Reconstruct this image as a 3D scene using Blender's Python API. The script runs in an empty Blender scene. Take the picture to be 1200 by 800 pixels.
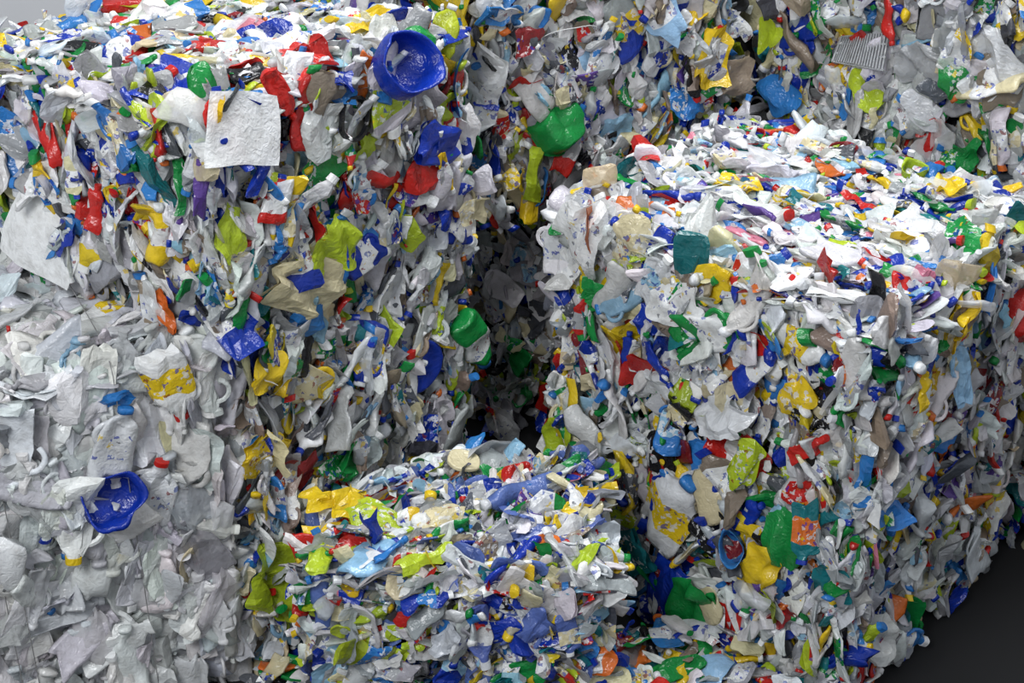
import bpy, numpy as np, math
from mathutils import Vector
rng=np.random.default_rng(11)
def lin(c):
    c=np.array(c,float)/255.
    return np.where(c<=.04045,c/12.92,((c+.055)/1.055)**2.4)
PAL={'w':(240,242,242),'W':(220,223,226),'g':(174,177,180),'k':(26,26,30),'b':(20,55,168),'B':(52,128,202),
 'G':(26,144,68),'l':(184,206,50),'y':(234,202,40),'r':(205,42,36),'t':(30,120,128),'c':(224,214,176),
 'o':(222,116,46),'p':(98,70,150),'P':(214,132,154),'n':(152,138,122),'d':(88,92,100),'L':(156,200,228),'m':(136,36,40),'i':(94,116,184)}
PL={k:lin(v) for k,v in PAL.items()}
def mix(s):
    ks=[];ws=[]
    for tok in s.split():
        ks.append(PL[tok[0]]);ws.append(float(tok[1:]))
    w=np.array(ws);return np.array(ks),w/w.sum()
MIXED=mix('w31 W24 g14 d3 k1.3 b5.5 B3.8 G3.6 l3.2 y4.6 r3.3 t1.5 c6 o1 p.8 P.6 n2.2 L3 m.7')
TOPMX=mix('w44 W22 g6 d1 k.6 b4.5 B4.5 G2.5 l2 y3 r4 t1.2 c3 o1 p1.2 P1.5 L4')
WHITE=mix('w60 W36 g3.5 L.3 c1.2 b.07 y.15 B.07')
BACKM=mix('w22 W24 g20 d5 k1.5 b4 B3 G2.5 l2.5 y3 r2.3 t1.3 c8 n5 p.4 L2')
SMALL=mix('w18 W18 g17 d3.5 k1 b6 B5 i7 G4 l4.5 y4.5 r4.5 t2.5 c5 o1.5 p1.5 P1 L3')
CAPC=mix('b6 B4 r3 G3 y3 w9 W4 l1 o1')
def tri(x): return 2*np.abs(x-np.floor(x+.5))
def crumple(V,k,amp,freq,r,mask=None,ax=1.):
    V=V.copy()
    for i in range(k):
        n=r.normal(size=3);n/=np.linalg.norm(n);n[0]*=ax;d=r.normal(size=3);d/=np.linalg.norm(d)
        f=freq*r.uniform(.5,1.6);dd=(tri(V@n*f+r.uniform())-.5)*amp/math.sqrt(f/freq)
        if mask is not None: dd=dd*mask
        V+=dd[:,None]*d
    return V
def rings(xs,rs,ns,flat,sq=1.0):
    a=np.arange(ns)/ns*2*math.pi;V=[]
    for x,r,f in zip(xs,rs,flat):
        c,s=np.cos(a),np.sin(a)
        c=np.sign(c)*np.abs(c)**sq;s=np.sign(s)*np.abs(s)**sq
        V.append(np.stack([np.full(ns,x),r*c,r*s*f],1))
    V=np.concatenate(V);nr=len(xs);F=[]
    for i in range(nr-1):
        for j in range(ns):
            j2=(j+1)%ns;F.append((i*ns+j,(i+1)*ns+j,(i+1)*ns+j2,i*ns+j2))
    return V,np.array(F)
def dens(xs,rs,fs,n):
    g=lambda a:np.concatenate([np.linspace(a[i],a[i+1],n,endpoint=False) for i in range(len(a)-1)]+[[a[-1]]])
    return g(xs),g(rs),g(fs)
def p_bottle(r,ns=12,hi=1,lab=None,amp=.08,full=.3):
    b=r.uniform(.16,.23);fl=full*r.uniform(.6,1.4);w=r.uniform(.72,1)
    xs=[-.5,-.495,-.44,-.3,-.18,-.06,.06,.16,.25,.32,.37,.38,.38,.47,.475]
    rs=[.001,b*.85,b,b,b*w,b*w,b,b,b*.85,b*.5,.06,.056,.078,.076,.001]
    fs=[fl]*8+[fl*1.3,.7,1,1,1,1,1]
    if hi>1: xs,rs,fs=dens(xs,rs,fs,hi)
    V,F=rings(xs,rs,ns,fs,.9)
    V=crumple(V,6,amp,2.6,r,np.clip((.36-V[:,0])/.1,0,1),.7)
    seg=np.arange(len(F))//ns
    part=np.where(seg>=11*hi,2,0)
    if lab or (lab is None and r.random()<.6): part[(seg>=4*hi)&(seg<7*hi)]=1
    return dict(V=V,F=F,part=part,sm=r.random()<.45)
def tubepath(pts,rad,ns=6):
    pts=np.array(pts,float);V=[];F=[]
    for i,p in enumerate(pts):
        t=pts[min(i+1,len(pts)-1)]-pts[max(i-1,0)];t/=np.linalg.norm(t)
        u=np.cross(t,[.13,.2,1.]);u/=np.linalg.norm(u);v=np.cross(t,u)
        for j in range(ns):
            a=j/ns*2*math.pi;V.append(p+rad*(math.cos(a)*u+math.sin(a)*v))
    for i in range(len(pts)-1):
        for j in range(ns):
            F.append((i*ns+j,(i+1)*ns+j,(i+1)*ns+(j+1)%ns,i*ns+(j+1)%ns))
    return np.array(V),np.array(F)
def p_jug(r,ns=20,hi=1,lab=None,amp=.085):
    b=r.uniform(.20,.27);fl=r.uniform(.25,.42)
    xs=[-.5,-.49,-.4,-.25,-.1,.05,.18,.28,.36,.4,.41,.41,.48,.485]
    rs=[.001,b*.9,b,b,b,b,b*.9,b*.6,b*.32,.072,.07,.085,.083,.001]
    fs=[fl]*7+[fl*1.2,.8,1,1,1,1,1]
    if hi>1: xs,rs,fs=dens(xs,rs,fs,hi)
    V,F=rings(xs,rs,ns,fs,.75)
    V=crumple(V,10,amp,3.8,r,np.clip((.38-V[:,0])/.1,0,1),.2)
    seg=np.arange(len(F))//ns
    part=np.where(seg>=10*hi,2,0)
    if lab or (lab is None and r.random()<.4): part[(seg>=3*hi)&(seg<=5*hi)]=1
    a=np.linspace(-.35,1.05,10)*math.pi*.8
    hv,hf=tubepath([(.12+.17*math.cos(t),b*.5+.17*math.sin(t),.01*math.sin(3*t)) for t in a],.035,6)
    return dict(V=np.concatenate([V,hv]),F=np.concatenate([F,hf+len(V)]),part=np.concatenate([part,np.zeros(len(hf),int)]),sm=r.random()<.5)
def grid(nx,ny):
    x,y=np.meshgrid(np.linspace(-.5,.5,nx),np.linspace(-.5,.5,ny),indexing='ij')
    V=np.stack([x.ravel(),y.ravel(),np.zeros(nx*ny)],1)
    F=[(i*ny+j,(i+1)*ny+j,(i+1)*ny+j+1,i*ny+j+1) for i in range(nx-1) for j in range(ny-1)]
    return V,np.array(F)
def p_sheet(r,nx=10,ny=8,amp=.12,freq=2.2,rnd=.3,w=None,wav=1.,k=7):
    V,F=grid(nx,ny)
    q=1-rnd*(4*V[:,0]**2)*(4*V[:,1]**2);V[:,:2]*=q[:,None]
    a=np.arctan2(V[:,1],V[:,0]);V[:,:2]*=(1+wav*(.12*np.sin(a*3+r.uniform(0,6))+.08*np.sin(a*5+r.uniform(0,6))))[:,None]
    V[:,1]*=w or r.uniform(.4,.8)
    V=crumple(V,k,amp,freq,r,None,.6)
    part=np.zeros(len(F),int)
    if r.random()<.3: part[:len(F)//2]=1
    return dict(V=V,F=F,part=part,sm=False)
def p_pouch(r,nx=10,ny=8,amp=.09,w=None):
    V,F=grid(nx,ny);k=1-.25*(4*V[:,0]**2)*(4*V[:,1]**2);V[:,:2]*=k[:,None]
    e=(1-(2*np.abs(V[:,0]))**4).clip(0)*(1-(2*np.abs(V[:,1]))**4).clip(0)
    V[:,1]*=w or r.uniform(.4,.7)
    A=V.copy();B=V.copy();A[:,2]=.06*e;B[:,2]=-.06*e
    X=crumple(np.concatenate([A,B]),8,amp,2.6,r,None,.6)
    F2=np.concatenate([F,F[:,::-1]+len(V)])
    part=np.zeros(len(F2),int)
    if r.random()<.35:
        ii=np.arange(len(F));col=ii%(ny-1);row=ii//(ny-1)
        part[:len(F)][(col>0)&(col<ny-2)&(row>1)&(row<nx-3)]=1
    return dict(V=X,F=F2,part=part,sm=r.random()<.35)
def p_curl(r):
    V,F=grid(11,5);w=r.uniform(.3,.55);R=r.uniform(.2,.4)
    t=V[:,0]*r.uniform(2,4.2);y=V[:,1]*w
    V=np.stack([R*np.sin(t)*1.4,y,R*(1-np.cos(t))],1)
    V=crumple(V,4,.07,2,r)
    return dict(V=V,F=F,part=np.zeros(len(F),int),sm=True)
def p_strip(r,w=None):
    V,F=grid(11,4);V[:,2]=.5*V[:,1]**2*(-1);V[:,1]*=w or r.uniform(.16,.3)
    V[:,1]+=r.uniform(-.4,.4)*V[:,0]**2
    V=crumple(V,6,.09,1.8,r)
    return dict(V=V,F=F,part=np.zeros(len(F),int),sm=r.random()<.3)
def p_tub(r,ns=18,cr=.08,fl=None,flip=False,sq=1.):
    xs=[-.26,-.26,-.22,-.08,.12,.2,.22,.24,.22,.0,-.18,-.18];rs=[.01,.37,.42,.45,.47,.475,.51,.51,.46,.43,.38,.01]
    V,F=rings(xs,rs,ns,[fl or r.uniform(.5,.95)]*12,sq)
    V=crumple(V,5,cr,1.6,r);V=V[:,[1,2,0]]
    if flip: V[:,2]*=-1
    return dict(V=V,F=F,part=np.zeros(len(F),int),sm=True)
def p_cap(r,ns=12):
    V,F=rings([-.25,-.25,.2,.25,.25],[.3,.5,.5,.44,.01],ns,[1]*5)
    V=V[:,[1,2,0]];return dict(V=V,F=F,part=np.zeros(len(F),int),sm=False)
def p_lid(r,ns=18):
    V,F=rings([-.09,.0,.03,.0,-.01,-.01],[.5,.5,.46,.42,.2,.01],ns,[1]*6)
    V=crumple(V,3,.05,1.2,r);V=V[:,[1,2,0]];return dict(V=V,F=F,part=np.zeros(len(F),int),sm=True)
pr=np.random.default_rng(5)
PROTO={'bottle':[p_bottle(pr) for _ in range(24)],'jug':[p_jug(pr) for _ in range(20)],'sheet':[p_sheet(pr) for _ in range(18)],
 'pouch':[p_pouch(pr) for _ in range(18)],'curl':[p_curl(pr) for _ in range(8)],'strip':[p_strip(pr) for _ in range(12)],
 'tub':[p_tub(pr) for _ in range(5)],'cap':[p_cap(pr)],'lid':[p_lid(pr) for _ in range(3)]}
class Acc:
    def __init__(s): s.V=[];s.F=[];s.C=[];s.S=[];s.n=0
    def add(s,V,F,C,S):
        s.V.append(V.reshape(-1,3).astype(np.float32));s.F.append((F+s.n).astype(np.int32));s.C.append(C.astype(np.float32));s.S.append(S);s.n+=len(s.V[-1])
    def solid(s,V,F,c,sm=False,al=0): s.add(V,F,np.tile([*c,al],(len(F),1)),np.full(len(F),sm))
    def obj(s,name,mat):
        V=np.concatenate(s.V);F=np.concatenate(s.F);C=np.concatenate(s.C);S=np.concatenate(s.S)
        me=bpy.data.meshes.new(name)
        me.vertices.add(len(V));me.vertices.foreach_set('co',V.ravel())
        me.loops.add(F.size);me.loops.foreach_set('vertex_index',F.ravel())
        me.polygons.add(len(F));me.polygons.foreach_set('loop_start',np.arange(len(F),dtype=np.int32)*4)
        me.polygons.foreach_set('use_smooth',S)
        me.update(calc_edges=True)
        at=me.attributes.new('Col','FLOAT_COLOR','FACE');at.data.foreach_set('color',C.ravel())
        me.materials.append(mat)
        ob=bpy.data.objects.new(name,me);bpy.context.scene.collection.objects.link(ob);return ob
def place(acc,proto,P,A,N,L,wr,tr,c1,c2,c3,alpha,bend,warp=.09):
    K=len(P);V=proto['V'];nv=len(V)
    X=np.repeat(V[None],K,0).copy()
    X[:,:,2]+=bend[:,None]*X[:,:,0]**2
    for q in range(2):
        d=rng.normal(size=(K,3));ph=rng.random(K)
        X[:,:,2]+=(tri(np.einsum('kvi,ki->kv',X,d)*(1.1+q)+ph[:,None])-.5)*warp/(1+q)
    X[:,:,0]*=L[:,None];X[:,:,1]*=(L*wr)[:,None];X[:,:,2]*=(L*tr)[:,None]
    B=np.cross(N,A)
    W=P[:,None,:]+X[:,:,0:1]*A[:,None,:]+X[:,:,1:2]*B[:,None,:]+X[:,:,2:3]*N[:,None,:]
    F=proto['F'][None]+(np.arange(K)*nv)[:,None,None]
    part=proto['part'];C=np.empty((K,len(part),4))
    C[:,:,:3]=c1[:,None,:];C[:,:,3]=alpha[:,None]
    C[:,part==1,:3]=c2[:,None,:];C[:,part==1,3]=1
    C[:,part==2,:3]=c3[:,None,:];C[:,part==2,3]=0
    acc.add(W,F.reshape(-1,4),C.reshape(-1,4),np.full(K*len(part),proto['sm']))
def frames(dirs,n,tilt,pitch):
    A=dirs+pitch[:,None]*n;A/=np.linalg.norm(A,axis=1)[:,None]
    n0=n-(np.sum(n*A,1))[:,None]*A;n0/=np.linalg.norm(n0,axis=1)[:,None]
    b=np.cross(n0,A)
    return A,np.cos(tilt)[:,None]*n0+np.sin(tilt)[:,None]*b
KINDS={'mixed':dict(bottle=.40,jug=.12,sheet=.15,pouch=.18,curl=.04,strip=.10,tub=.02,cap=.035,lid=.01),
 'white':dict(bottle=.08,jug=.72,sheet=.05,pouch=.14,curl=.02,cap=.003),
 'small':dict(bottle=.28,sheet=.22,pouch=.15,curl=.06,strip=.26,cap=.025,lid=.01)}
SIZE={'bottle':(.27,.22),'jug':(.31,.14),'sheet':(.17,.33),'pouch':(.20,.3),'curl':(.12,.3),'strip':(.20,.3),'tub':(.13,.2),'cap':(.038,.12),'lid':(.09,.2)}
def scatter(acc,pos,nrm,e1,e2,kinds,pal,ang0,angsd,tiltsd,pitchsd,scale=1.,fld=None):
    K=len(pos);ks=list(kinds);pw=np.array([kinds[k] for k in ks]);pw/=pw.sum()
    pick=rng.choice(len(ks),K,p=pw)
    fa=np.sin(pos@np.array([2.1,1.7,2.6])+.7)*np.cos(pos@np.array([-1.9,2.3,3.1]))
    ft=np.sin(pos@np.array([3.1,-2.7,3.9])+1.9)+.6*np.sin(pos@np.array([-5.,4.,6.]))
    for i,k in enumerate(ks):
        idx=np.where(pick==i)[0];pk=rng.integers(0,len(PROTO[k]),len(idx))
        for j,pt in enumerate(PROTO[k]):
            q=idx[pk==j]
            if len(q)==0: continue
            n=len(q)
            th=ang0+rng.normal(0,angsd,n)+fa[q]*angsd
            th=np.where(rng.random(n)<.12,rng.uniform(0,6.28,n),th)+np.where(rng.random(n)<.5,math.pi,0)
            D=np.cos(th)[:,None]*e1+np.sin(th)[:,None]*e2
            A,N=frames(D,nrm[q],rng.normal(0,tiltsd*.6,n)+ft[q]*tiltsd*.8,rng.normal(0,pitchsd,n))
            m,s=SIZE[k];L=np.clip(m*np.exp(rng.normal(0,s,n)),m*.5,m*1.9)*(scale if k!='cap' else 1)
            wr=rng.uniform(.85,1.1,n) if k in('tub','cap','lid') else rng.uniform(.7,1.25,n)
            tr=rng.uniform(.6,1.2,n) if k in('tub','cap','lid') else rng.uniform(.45,1.,n);pc,pwt=pal
            c1=pc[rng.choice(len(pc),n,p=pwt)];c1=np.clip(c1*rng.uniform(.75,1.05,n)[:,None]*(1+rng.normal(0,.03,(n,3))),.004,.92)
            if k=='cap': c1=CAPC[0][rng.choice(len(CAPC[0]),n,p=CAPC[1])]
            c2=MIXED[0][rng.choice(len(MIXED[0]),n,p=MIXED[1])];c3=CAPC[0][rng.choice(len(CAPC[0]),n,p=CAPC[1])]
            if pal is WHITE:
                c2=c1;c3=np.where((rng.random(n)<.92)[:,None],c1,c3)
            lab=(rng.random(n)<.2) if (k in('sheet','strip') and pal is not WHITE) else np.zeros(n,bool)
            clear=(rng.random(n)<.16)&(c1.min(1)>.3)
            al=np.where(lab,1.,np.where(clear,.5,0.))
            if pal is WHITE:
                pt=dict(pt);pt['part']=np.where(pt['part']==1,0,pt['part'])
            place(acc,pt,pos[q],A,N,L,wr,tr,c1,c2,c3,al,rng.normal(0,.4,n))
def lump(a,b,seed):
    return .055*(np.sin(a*5.1+seed)*np.cos(b*4.3+seed*2.1)+.7*np.sin(a*11.3+b*7.7+seed*3)+.4*np.sin(b*15.1-a*9+seed))
def inset(poly,d):
    out=[];n=len(poly)
    for i in range(n):
        p0,p1,p2=poly[i-1],poly[i],poly[(i+1)%n]
        e0=(p1-p0)/np.linalg.norm(p1-p0);e1=(p2-p1)/np.linalg.norm(p2-p1)
        n0=np.array([e0[1],-e0[0]]);n1=np.array([e1[1],-e1[0]])
        b=(n0+n1);b/=(1+n0@n1);out.append(p1-b*d)
    return np.array(out)
CAM=np.array([0,0,5.6]);FACES={}
def bale(acc,poly,z0,z1,kind='mixed',pal=MIXED,pal_top=None,dens=280,seed=0,top=True,topstyle=(0.,.5,.5),sidestyle=(1.57,.5,.6,.22),scale=1.,topdens=1.,tscale=None,pid=''):
    poly=np.array(poly,float);n=len(poly);Z=np.array([0,0,1.])
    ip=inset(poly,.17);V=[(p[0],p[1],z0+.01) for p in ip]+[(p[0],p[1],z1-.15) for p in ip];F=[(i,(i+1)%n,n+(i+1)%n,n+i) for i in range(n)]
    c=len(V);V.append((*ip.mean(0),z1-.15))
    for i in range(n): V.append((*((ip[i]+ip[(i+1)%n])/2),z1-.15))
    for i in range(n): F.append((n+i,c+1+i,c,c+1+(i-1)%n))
    acc.solid(np.array(V),np.array(F),(.03,.03,.033))  # filler core, near-black so shade between the pieces is put into its colour
    rd=.16
    for i in range(n):
        a,b=poly[i],poly[(i+1)%n];w=np.linalg.norm(b-a);e=(b-a)/w;nn=np.array([e[1],-e[0],0]);e3=np.array([*e,0])
        mid=(a+b)/2;vis=np.dot(nn[:2],(CAM[:2]-mid))>0
        FACES[pid+str(i)]=(np.array([*a,0.]),e3,Z,nn,seed+i)
        K=int(w*(z1-z0)*(dens if vis else min(dens,80)))
        u=rng.uniform(.0,w,K);v=rng.uniform(z0+.05,z1,K)
        eu=np.minimum(u,w-u);ev=np.minimum(z1-v,v-z0+.07)
        r=np.clip(1-eu/rd,0,1)**2*rd*.45+np.clip(1-ev/rd,0,1)**2*rd*.45
        dep=-.11+.13*rng.random(K)+lump(u,v,seed+i)-r
        P=np.array([*a,0])+u[:,None]*e3+v[:,None]*Z+dep[:,None]*nn
        scatter(acc,P,np.tile(nn,(K,1)),e3,Z,KINDS[kind],pal,*sidestyle,scale=scale)
    if top:
        FACES[pid+'t']=(np.array([0,0,z1]),np.array([1.,0,0]),np.array([0,1.,0]),Z,seed+9)
        lo,hi=poly.min(0),poly.max(0);K=int((hi-lo).prod()*dens*topdens)
        xy=rng.uniform(lo,hi,(K,2));d=np.full(K,9.)
        for i in range(n):
            a,b=poly[i],poly[(i+1)%n];e=(b-a)/np.linalg.norm(b-a);d=np.minimum(d,-(xy-a)@np.array([e[1],-e[0]]))
        xy=xy[d>0];d=d[d>0];K=len(xy)
        dep=-.08+.10*rng.random(K)+.65*lump(xy[:,0],xy[:,1],seed+9)-np.clip(1-d/rd,0,1)**2*rd*.5
        P=np.concatenate([xy,(z1+dep)[:,None]],1)
        scatter(acc,P,np.tile(Z,(K,1)),np.array([1.,0,0]),np.array([0,1.,0]),KINDS[kind],pal_top or pal,topstyle[0],topstyle[1],topstyle[2],.15,scale=tscale or scale)
HERO="""U0 1.51 3.35 41 46 Gb;Ut -1.08 6.98 55 35 rs;U0 .53 3.37 -61 30 rr;E3 1.25 3.28 13 60 ys;U0 .31 3.10 56 30 br;U0 .40 2.90 70 25 rj;U0 .13 2.80 70 25 ls;U0 -.02 3.07 82 30 pr;U3 1.69 2.77 74 35 yb;U3 1.32 2.83 79 26 rr;U3 1.14 2.82 78 27 rr;Ut -1.88 7.05 59 29 Gr;Ut -1.6 6.64 71 41 bs;Ut -2.34 7.41 36 20 br;U0 1.08 2.90 41 28 ls;U0 .77 2.89 6 33 Gs;U0 .79 2.51 -26 38 ls;U0 .58 2.36 -34 50 cp;U0 1.07 2.32 -5 36 bj;V0 .5 2.12 -22 27 Bs;V0 .14 1.98 26 26 yp;U0 .16 2.38 70 28 Gr;U0 1.6 2.82 -23 37 bp;U0 1.54 2.67 -17 32 rp;U0 1.71 2.97 21 25 ls;U0 1.23 2.69 -18 36 rr;U0 1.84 2.22 -43 45 bb;V0 1.58 1.91 72 27 yr;U0 1.3 2.57 71 22 yr;V0 1.89 1.38 -59 54 Gb;V0 1.41 1.42 -24 33 bl;V0 .95 1.39 79 34 wr;V0 .11 1.47 -11 35 yp;V0 .64 1.15 -2 30 Gs;V0 .34 1.24 -20 31 ms;Ct -.73 6.38 -43 37 lp;Ct -.36 6.38 33 22 cp;V0 .05 .67 -62 54 ls;Wt -2.07 6.68 45 36 wb;W3 1.71 2.03 -4 17 Bs;W3 1.68 1.8 74 42 Wj;W3 1.98 2.01 -79 40 wj;W3 1.83 1.45 74 39 Wj;E0 .36 2.29 79 38 lr;E0 1.61 2.53 -10 32 Bs;E0 1.05 2.43 -3 27 Ls;H0 .92 3.14 -70 30 rr;H0 1.2 2.94 -1 38 gp;H0 .82 2.71 -46 29 lp;H0 1.49 2.95 89 34 Gp;H0 1.52 2.42 25 32 Gs;Rt 2.52 7.81 64 30 ys;H0 1.67 3.07 -58 42 Wp;Rt 2.02 8.38 0 18 mt;Rt 1.83 8.65 -52 26 rr;H0 .05 2.88 73 26 ls;H0 1.73 3.28 12 20 ys;Rt .81 8.35 -83 40 rr;Rt .94 7.78 -37 36 br;Rt .71 8 -46 24 Gr;Rt 1.31 7.81 -48 30 yp;Rt 2 7.68 -50 28 rr;Rt 1.37 7.41 -47 24 pr;Rt 2.16 6.79 0 24 Bs;Rt 2.41 7.09 -78 32 Gs;Rt 2.72 7.32 -51 24 ls;Rt 1.89 6.77 21 28 br;Rt 2.14 7.26 0 30 Ws;R3 .25 2.24 69 53 wp;R3 .57 2.28 76 39 cp;R3 .84 2.23 63 33 Wj;R3 1.16 2.28 41 30 yp;R3 .99 2.11 20 37 wp;Rt 1.6 6.42 -23 30 wp;R3 1.53 1.96 59 38 bb;R3 1.37 1.6 15 38 Wp;R3 1.42 1.37 39 41 rs;R3 1.56 1.39 76 32 lp;R3 .61 1.67 87 27 br;R3 .87 1.69 -44 29 br;S3 .27 1.2 -68 30 yr;S3 .17 .89 75 36 lp;R3 1.9 1.83 61 31 kp;R3 1.79 1.88 46 26 yp;R3 1.9 1.63 47 34 rr;S3 1.07 .86 60 58 Wj;S3 1.3 .32 85 41 Gp;S3 1.53 .24 85 41 rs;S3 1.11 .27 68 45 bp;S3 1.86 1.04 91 36 Gp;S3 1.74 .83 77 31 yp;R0 .68 2.25 33 27 yp;R3 1.91 1.32 34 24 rs;S3 1.6 1.07 48 34 br;R3 .33 1.92 -17 22 Gs;R3 .76 1.91 21 22 bs;Ct -1.04 6.5 49 20 ys;Ct -.99 6.07 91 34 lr;Ct -.88 6.5 77 31 ys;Ct .18 6.19 0 15 ol;C0 1.21 .78 38 26 ip;C0 .99 .75 14 25 bs;Ct -.27 6.94 0 19 cl;C0 1.19 .49 15 22 Gs;Ct -.44 6.02 32 32 lr;Ct 0 6.46 -56 27 ir;Ct -.62 6.11 57 26 Br;S0 1.32 1.17 100 34 yr;R0 .28 2 97 24 yr;S0 .9 1.15 88 25 br;S0 1.93 1.13 102 34 br;S0 .93 .67 98 32 gp;R3 2.2 1.56 88 31 Br;S3 2.18 .93 79 29 tp;S3 1.38 .85 61 28 kp;U0 1.93 2.65 72 22 br;E0 .08 2.84 53 22 bs;U0 1.92 2.34 -18 25 cs;E0 .32 3.16 29 21 ms;E0 .9 2.91 17 24 Ws;E0 1.37 2.88 53 29 Wj;E0 1.97 2.61 -2 37 np;H0 .34 2.83 85 31 br;H0 .17 2.5 14 35 Bs;S3 .83 .43 47 41 tp;R3 1.27 2.04 25 46 Gj;R3 1.76 2.17 -5 44 wb"""
SOLO="""U0 .22 3.31 -16 42 wS white_plastic_sheet;U3 .80 2.52 -14 54 wS white_plastic_sheet;U0 1.27 3.36 10 38 bT blue_plastic_tub;E0 .57 2.55 20 34 GF green_plastic_tub;U0 1.01 3.13 0 27 kO plastic_ring;Rt 1.75 9 0 24 bO plastic_ring;W3 1.60 1.5 30 32 bT blue_plastic_tub;H0 .75 2.94 12 38 gC ribbed_crate;E0 .65 3.1 0 40 wX baling_wire;R0 1.63 1.9 -31 34 rF red_plastic_tub"""
hr=np.random.default_rng(21)
def hproto(t):
    if t=='b': return p_bottle(hr,16,2,True,.06,.45),1.
    if t=='j': return p_jug(hr,22,2,True,.07),1.1
    if t=='s': return p_sheet(hr,15,12,.13,2.2,.3,.75),1.
    if t=='p': return p_pouch(hr,16,13,.10,.7),1.
    if t=='S': return p_sheet(hr,22,18,.07,.8,.03,.8,.12,k=5),1.
    if t=='r':
        if hr.random()<.5:
            q=p_bottle(hr,14,1,False,.09,.3);q['part'][:]=0;return q,.8
        return p_strip(hr,.3),1.
    if t in 'lt': return (p_lid(hr,26) if t=='l' else p_tub(hr,22)),1.
    if t=='T': return p_tub(hr,32,.10,.85),1.
    if t=='F': return p_tub(hr,32,.10,.85,True,.6),1.
    if t=='O':
        V,F=rings([-.04,-.04,.05,.05,-.04],[.40,.5,.5,.42,.40],30,[.85]*5);V=V[:,[1,2,0]];V=crumple(V,3,.05,1.3,hr);return dict(V=V,F=F,part=np.zeros(len(F),int),sm=False),1.
    if t=='X':
        V,F=tubepath([(.5*math.cos(a),.36*math.sin(a),.05+.12*math.sin(a*1.3)) for a in np.linspace(-.6,3.9,40)],.008);return dict(V=V,F=F,part=np.zeros(len(F),int),sm=True),1.
    if t=='C':
        Vs=[];Fs=[];o=0
        def bx(x0,x1,y0,y1,z0,z1):
            nonlocal o
            V=[(x,y,z) for x in(x0,x1) for y in(y0,y1) for z in(z0,z1)];Vs.extend(V)
            Fs.extend([tuple(o+q for q in f) for f in [(0,1,3,2),(4,6,7,5),(0,4,5,1),(2,3,7,6),(0,2,6,4),(1,5,7,3)]]);o+=8
        for k in range(20): x=-.48+k*.05;bx(x,x+.02,-.28,.28,-.02,.03)
        for y in(-.3,-.1,.1,.28): bx(-.5,.5,y,y+.03,-.03,.02)
        bx(-.5,.5,.29,.31,-.2,.03);bx(-.5,-.48,-.3,.3,-.2,.03)
        V=np.array(Vs);V[:,2]+=.3*V[:,0]*V[:,1];V[:,1]*=.9+.25*V[:,0];return dict(V=V,F=np.array(Fs),part=np.zeros(len(Fs),int),sm=False),1.
def hero(acc,tok,off=.045):
    f,u,v,a,L,ct=tok[:6];u=float(u);v=float(v);a=math.radians(float(a));L=float(L)/100
    o,e1,e2,n,sd=FACES[f];t=ct[1];pt,wr=hproto(t)
    lm=lump(u,v,sd)*(.6 if f[1]=='t' else 1)
    if t in 'CS': off=.08
    P=o+u*e1+v*e2+n*(max(lm,-.02)+off+({'U':.16,'W':.27}[f[0]]*L if t=='T' else 0))
    D=math.cos(a)*e1+math.sin(a)*e2
    tl={'s':.25,'p':.25,'S':.08,'T':.3,'l':.2}.get(t,.3)
    A,N=frames(D[None],n[None],np.array([hr.normal(0,tl)]),np.array([hr.normal(0,.1)]))
    c=PL[ct[0]]
    if f[1]!='t' and t in 'STCOF':
        N=N+np.array([[0,0,.35 if t!='T' else .45]]);N/=np.linalg.norm(N);A=A-np.sum(A*N)*N;A/=np.linalg.norm(A)
    c2=PL['w'] if ct[0] not in 'wW' else PL[hr.choice(list('yBbL'))]
    if t in 'psS': c2=c
    if t=='S': pt['part'][:]=0
    if ct=='Wj' and f[0]=='W': c2=c
    c3=PL[hr.choice(list('wrbB'))]
    place(acc,pt,P[None],A,N,np.array([L]),np.array([wr]),np.array([.9]),c[None],c2[None],c3[None],np.array([0.]),np.array([hr.normal(0,.15)]),.04 if t!='S' else .02)
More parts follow.
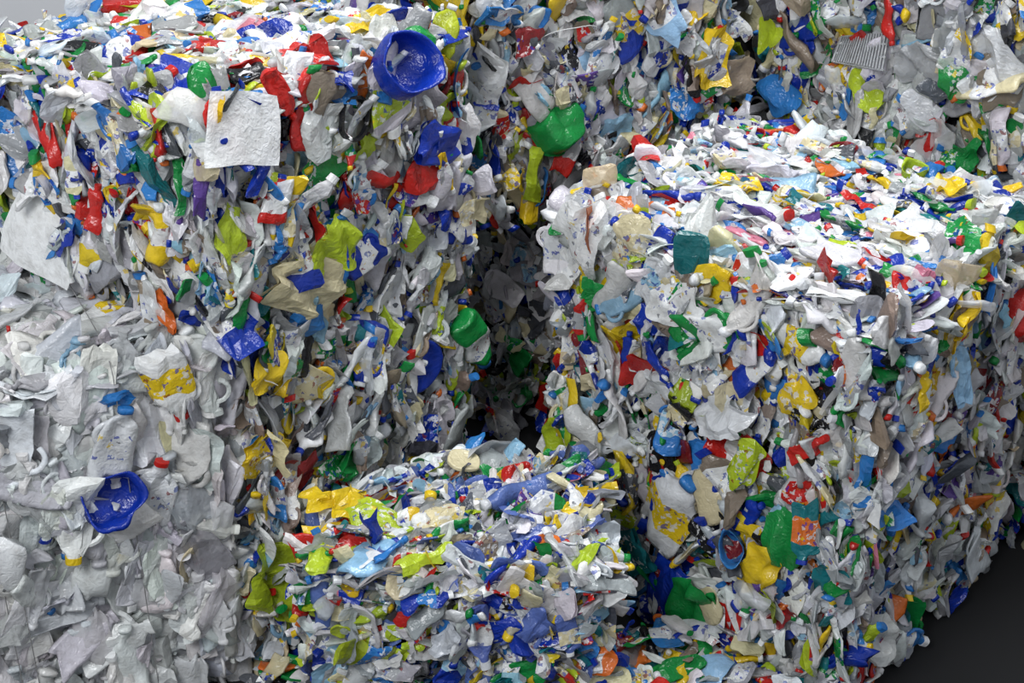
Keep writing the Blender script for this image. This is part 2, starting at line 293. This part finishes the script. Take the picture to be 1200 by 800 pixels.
def plastic_mat():
    m=bpy.data.materials.new('crushed_plastic');m.use_nodes=True;nt=m.node_tree;N=nt.nodes;Lk=nt.links;N.clear()
    def nd(t,**k):
        x=N.new(t)
        for a,b in k.items(): setattr(x,a,b)
        return x
    def mth(op,a,b):
        x=nd('ShaderNodeMath',operation=op)
        for i,q in enumerate((a,b)):
            if isinstance(q,(int,float)): x.inputs[i].default_value=q
            else: Lk.new(q,x.inputs[i])
        return x.outputs[0]
    out=nd('ShaderNodeOutputMaterial');bs=nd('ShaderNodeBsdfPrincipled')
    at=nd('ShaderNodeAttribute',attribute_name='Col');tc=nd('ShaderNodeTexCoord')
    dn=nd('ShaderNodeTexNoise');dn.inputs['Scale'].default_value=40;Lk.new(tc.outputs['Object'],dn.inputs['Vector'])
    vs=nd('ShaderNodeVectorMath',operation='SCALE');vs.inputs['Scale'].default_value=.05;Lk.new(dn.outputs['Color'],vs.inputs[0])
    va=nd('ShaderNodeVectorMath',operation='ADD');Lk.new(tc.outputs['Object'],va.inputs[0]);Lk.new(vs.outputs[0],va.inputs[1])
    vo=nd('ShaderNodeTexVoronoi');vo.inputs['Scale'].default_value=44;Lk.new(va.outputs[0],vo.inputs['Vector'])
    sep=nd('ShaderNodeSeparateColor');Lk.new(vo.outputs['Color'],sep.inputs[0])
    cr=nd('ShaderNodeValToRGB');cr.color_ramp.interpolation='CONSTANT';el=cr.color_ramp.elements
    cols=[(0,'w'),(.35,'b'),(.5,'W'),(.66,'m'),(.72,'y'),(.79,'i'),(.86,'w'),(.95,'d')]
    el[0].position=0;el[0].color=(*PL['w'],1);el[1].position=.35;el[1].color=(*PL['b'],1)
    for p,c in cols[2:]:
        e=el.new(p);e.color=(*PL[c],1)
    Lk.new(sep.outputs[0],cr.inputs[0])
    isl=mth('GREATER_THAN',at.outputs['Alpha'],.75)
    fa=mth('MULTIPLY',mth('MULTIPLY',mth('GREATER_THAN',sep.outputs[1],.68),isl),.75)
    mx=nd('ShaderNodeMix',data_type='RGBA');Lk.new(fa,mx.inputs[0]);Lk.new(at.outputs['Color'],mx.inputs[6]);Lk.new(cr.outputs[0],mx.inputs[7])
    n1=nd('ShaderNodeTexNoise');n1.inputs['Scale'].default_value=16;n1.inputs['Detail'].default_value=5;Lk.new(tc.outputs['Object'],n1.inputs['Vector'])
    r1=nd('ShaderNodeMapRange');r1.inputs[1].default_value=.45;r1.inputs[2].default_value=.78;r1.inputs[3].default_value=0;r1.inputs[4].default_value=.5;Lk.new(n1.outputs[0],r1.inputs[0])
    mg=nd('ShaderNodeMix',data_type='RGBA',blend_type='MULTIPLY');Lk.new(r1.outputs[0],mg.inputs[0]);Lk.new(mx.outputs[2],mg.inputs[6]);mg.inputs[7].default_value=(.42,.40,.37,1)
    Lk.new(mg.outputs[2],bs.inputs['Base Color'])
    bs.inputs['Roughness'].default_value=.24;bs.inputs['Specular IOR Level'].default_value=.6
    n2=nd('ShaderNodeTexNoise');n2.inputs['Scale'].default_value=26;n2.inputs['Detail'].default_value=2;n2.inputs['Distortion'].default_value=1.4;Lk.new(tc.outputs['Object'],n2.inputs['Vector'])
    bp=nd('ShaderNodeBump');bp.inputs['Strength'].default_value=.4;bp.inputs['Distance'].default_value=.02;Lk.new(n2.outputs[0],bp.inputs['Height'])
    Lk.new(bp.outputs[0],bs.inputs['Normal'])
    tr=nd('ShaderNodeBsdfTranslucent');Lk.new(mg.outputs[2],tr.inputs[0])
    ms=nd('ShaderNodeMixShader');ms.inputs[0].default_value=.27;Lk.new(bs.outputs[0],ms.inputs[1]);Lk.new(tr.outputs[0],ms.inputs[2])
    tp=nd('ShaderNodeBsdfTransparent')
    clr=mth('MULTIPLY',mth('SUBTRACT',mth('GREATER_THAN',at.outputs['Alpha'],.25),isl),.42)
    m2=nd('ShaderNodeMixShader');Lk.new(clr,m2.inputs[0]);Lk.new(ms.outputs[0],m2.inputs[1]);Lk.new(tp.outputs[0],m2.inputs[2])
    Lk.new(m2.outputs[0],out.inputs[0]);return m
MAT=plastic_mat()
specs=[
 ('W','milk_bottle_bale',[(-1.51,6.39),(-2.44,8.17),(-4.39,7.14),(-3.46,5.37)],0,2.2,dict(kind='white',pal=WHITE,dens=170,seed=1,topstyle=(.5,.4,.35),sidestyle=(1.5,.2,.35,.12),scale=1.25,tscale=1.0)),
 ('U','plastic_bale',[(-1.45,6.29),(-.25,7.89),(-1.92,8.8),(-3.05,7.49)],2.22,3.4,dict(seed=2,pal_top=TOPMX,topstyle=(.6,.35,.45),topdens=1.3,sidestyle=(1.55,.35,.6,.22),scale=1.1,tscale=1.0)),
 ('V','plastic_bale',[(-1.40,6.42),(-.27,7.93),(-1.5,9.3),(-2.35,8.25)],0,2.2,dict(seed=3,dens=250,pal=BACKM,top=False,scale=1.15)),
 ('C','plastic_bale',[(-1.10,6.0),(.50,5.93),(.50,6.95),(-.35,7.2),(-.97,6.75)],0,1.1,dict(kind='small',pal=SMALL,seed=4,dens=380,scale=1.06,topstyle=(.7,.5,.9),sidestyle=(.3,.8,.8,.3))),
 ('R','plastic_bale',[(1.784,6.105),(3.114,7.67),(1.6,9.306),(.27,7.741)],1.22,2.4,dict(seed=5,dens=290,scale=1.1,tscale=1.03,pal_top=TOPMX,topdens=1.35,topstyle=(-.82,.3,.5))),
 ('S','plastic_bale',[(1.74,6.07),(3.1,7.67),(1.6,9.25),(.2,7.70)],0,1.2,dict(seed=6,dens=270,scale=1.15,top=False)),
 ('D','plastic_bale',[(-.05,8.95),(1.5,9.85),(.8,10.8),(-.9,9.9)],0,2.0,dict(seed=7,dens=130,pal=BACKM,top=False,scale=1.15)),
 ('E','plastic_bale',[(-.22,8.3),(1.42,9.38),(.8,10.6),(-1.0,9.6)],2.03,4.2,dict(seed=8,dens=240,pal=BACKM,scale=1.22)),
 ('K','plastic_bale',[(.95,10.7),(2.6,10.9),(2.6,11.8),(.9,11.8)],0,4.2,dict(seed=12,dens=90,pal=BACKM)),
 ('F','plastic_bale',[(1.75,9.45),(3.9,7.1),(5.2,8.3),(3.1,10.6)],0,2.0,dict(seed=9,dens=180,pal=BACKM,top=False)),
 ('H','plastic_bale',[(1.72,9.5),(3.9,7.12),(5.2,8.3),(3.1,10.6)],2.03,4.3,dict(seed=10,dens=240,pal=BACKM,scale=1.22)),
]
ACC={}
for pid,name,poly,z0,z1,kw in specs:
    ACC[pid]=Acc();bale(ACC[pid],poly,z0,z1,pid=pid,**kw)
for e in HERO.split(';'):
    t=e.split();hero(ACC[t[0][0]],t)
def wire(acc,pts): V,F=tubepath(pts,.0028,5);acc.solid(V,F,(.3,.3,.3),True)
q=np.array([-3.46,5.37]);e=(np.array([-1.51,6.39])-q);e/=np.linalg.norm(e);bk=np.array([-e[1],e[0]])
for u in(1.02,1.10,1.7):
    a=q+u*e;pts=[(*(a-bk*.06),z) for z in np.linspace(.05,2.16,14)]+[(*(a+bk*s),2.29) for s in np.linspace(.02,1.9,10)];wire(ACC['W'],pts)
for pid,name,*_ in specs:
    ob=ACC[pid].obj(name,MAT)
for e_ in SOLO.split(';'):
    t=e_.split();ac=Acc();hero(ac,t,.05);ac.obj(t[6],MAT)
ac=Acc()
reg=[((.56,5.9),(1.5,6.6),190,.25),((-1.4,5.6),(-1.15,6.6),60,.2)]
for lo,hi,k,zz in reg:
    xy=rng.uniform(lo,hi,(k,2));P=np.concatenate([xy,rng.uniform(.02,zz,(k,1))],1)
    scatter(ac,P,np.tile([0,0,1.],(k,1)),np.array([1.,0,0]),np.array([0,1.,0]),KINDS['mixed'],MIXED,0,3,.3,.1,scale=.95)
ac.obj('plastic_litter',MAT)
def simple(name,c,rough=.8,sc=3,amt=.3):
    m=bpy.data.materials.new(name);m.use_nodes=True;nt=m.node_tree;b=nt.nodes['Principled BSDF']
    n=nt.nodes.new('ShaderNodeTexNoise');n.inputs['Scale'].default_value=sc;n.inputs['Detail'].default_value=8
    r=nt.nodes.new('ShaderNodeValToRGB');r.color_ramp.elements[0].color=(*(lin(c)*(1-amt)),1);r.color_ramp.elements[1].color=(*lin(c),1)
    tc=nt.nodes.new('ShaderNodeTexCoord');nt.links.new(tc.outputs['Object'],n.inputs[0]);nt.links.new(n.outputs[0],r.inputs[0]);nt.links.new(r.outputs[0],b.inputs['Base Color']);b.inputs['Roughness'].default_value=rough;return m
def box(name,lo,hi,mat):
    lo=Vector(lo);hi=Vector(hi);me=bpy.data.meshes.new(name)
    V=[(x,y,z) for x in(lo.x,hi.x) for y in(lo.y,hi.y) for z in(lo.z,hi.z)]
    F=[(0,1,3,2),(4,6,7,5),(0,4,5,1),(2,3,7,6),(0,2,6,4),(1,5,7,3)]
    me.from_pydata(V,[],F);me.materials.append(mat);ob=bpy.data.objects.new(name,me);bpy.context.scene.collection.objects.link(ob);return ob
box('floor',(-9,-2,-.2),(10,13,0),simple('floor_concrete',(13,14,17),.9))
box('wall_back',(-9,12.3,0),(10,12.5,7),simple('wall_paint',(205,207,210),.8,2,.1))
w=bpy.data.worlds.new('world');bpy.context.scene.world=w;w.use_nodes=True
w.node_tree.nodes['Background'].inputs[0].default_value=(.88,.92,1,1);w.node_tree.nodes['Background'].inputs[1].default_value=.54
def area(name,loc,tgt,size,e,col=(1,1,1)):
    l=bpy.data.lights.new(name,'AREA');l.shape='RECTANGLE';l.size=size[0];l.size_y=size[1];l.energy=e;l.color=col
    o=bpy.data.objects.new(name,l);bpy.context.scene.collection.objects.link(o);o.location=loc
    o.rotation_euler=(Vector(tgt)-Vector(loc)).to_track_quat('-Z','Y').to_euler()
area('front_fill_light',(1.5,8.5,9.5),(1,7.5,0),(4,3),720,(.98,.99,1))
area('front_fill_light',(-3.5,0,8.5),(-.6,7,1),(4,3),700,(.98,.99,1))  # added fill light above the camera area, brightens the bale faces
cam=bpy.data.cameras.new('camera');co=bpy.data.objects.new('camera',cam);bpy.context.scene.collection.objects.link(co)
co.location=CAM;co.rotation_euler=(math.radians(62),0,0);cam.sensor_width=36;cam.lens=1700/1200*36;cam.clip_end=100
bpy.context.scene.camera=co
bpy.context.scene.view_settings.view_transform='Standard'
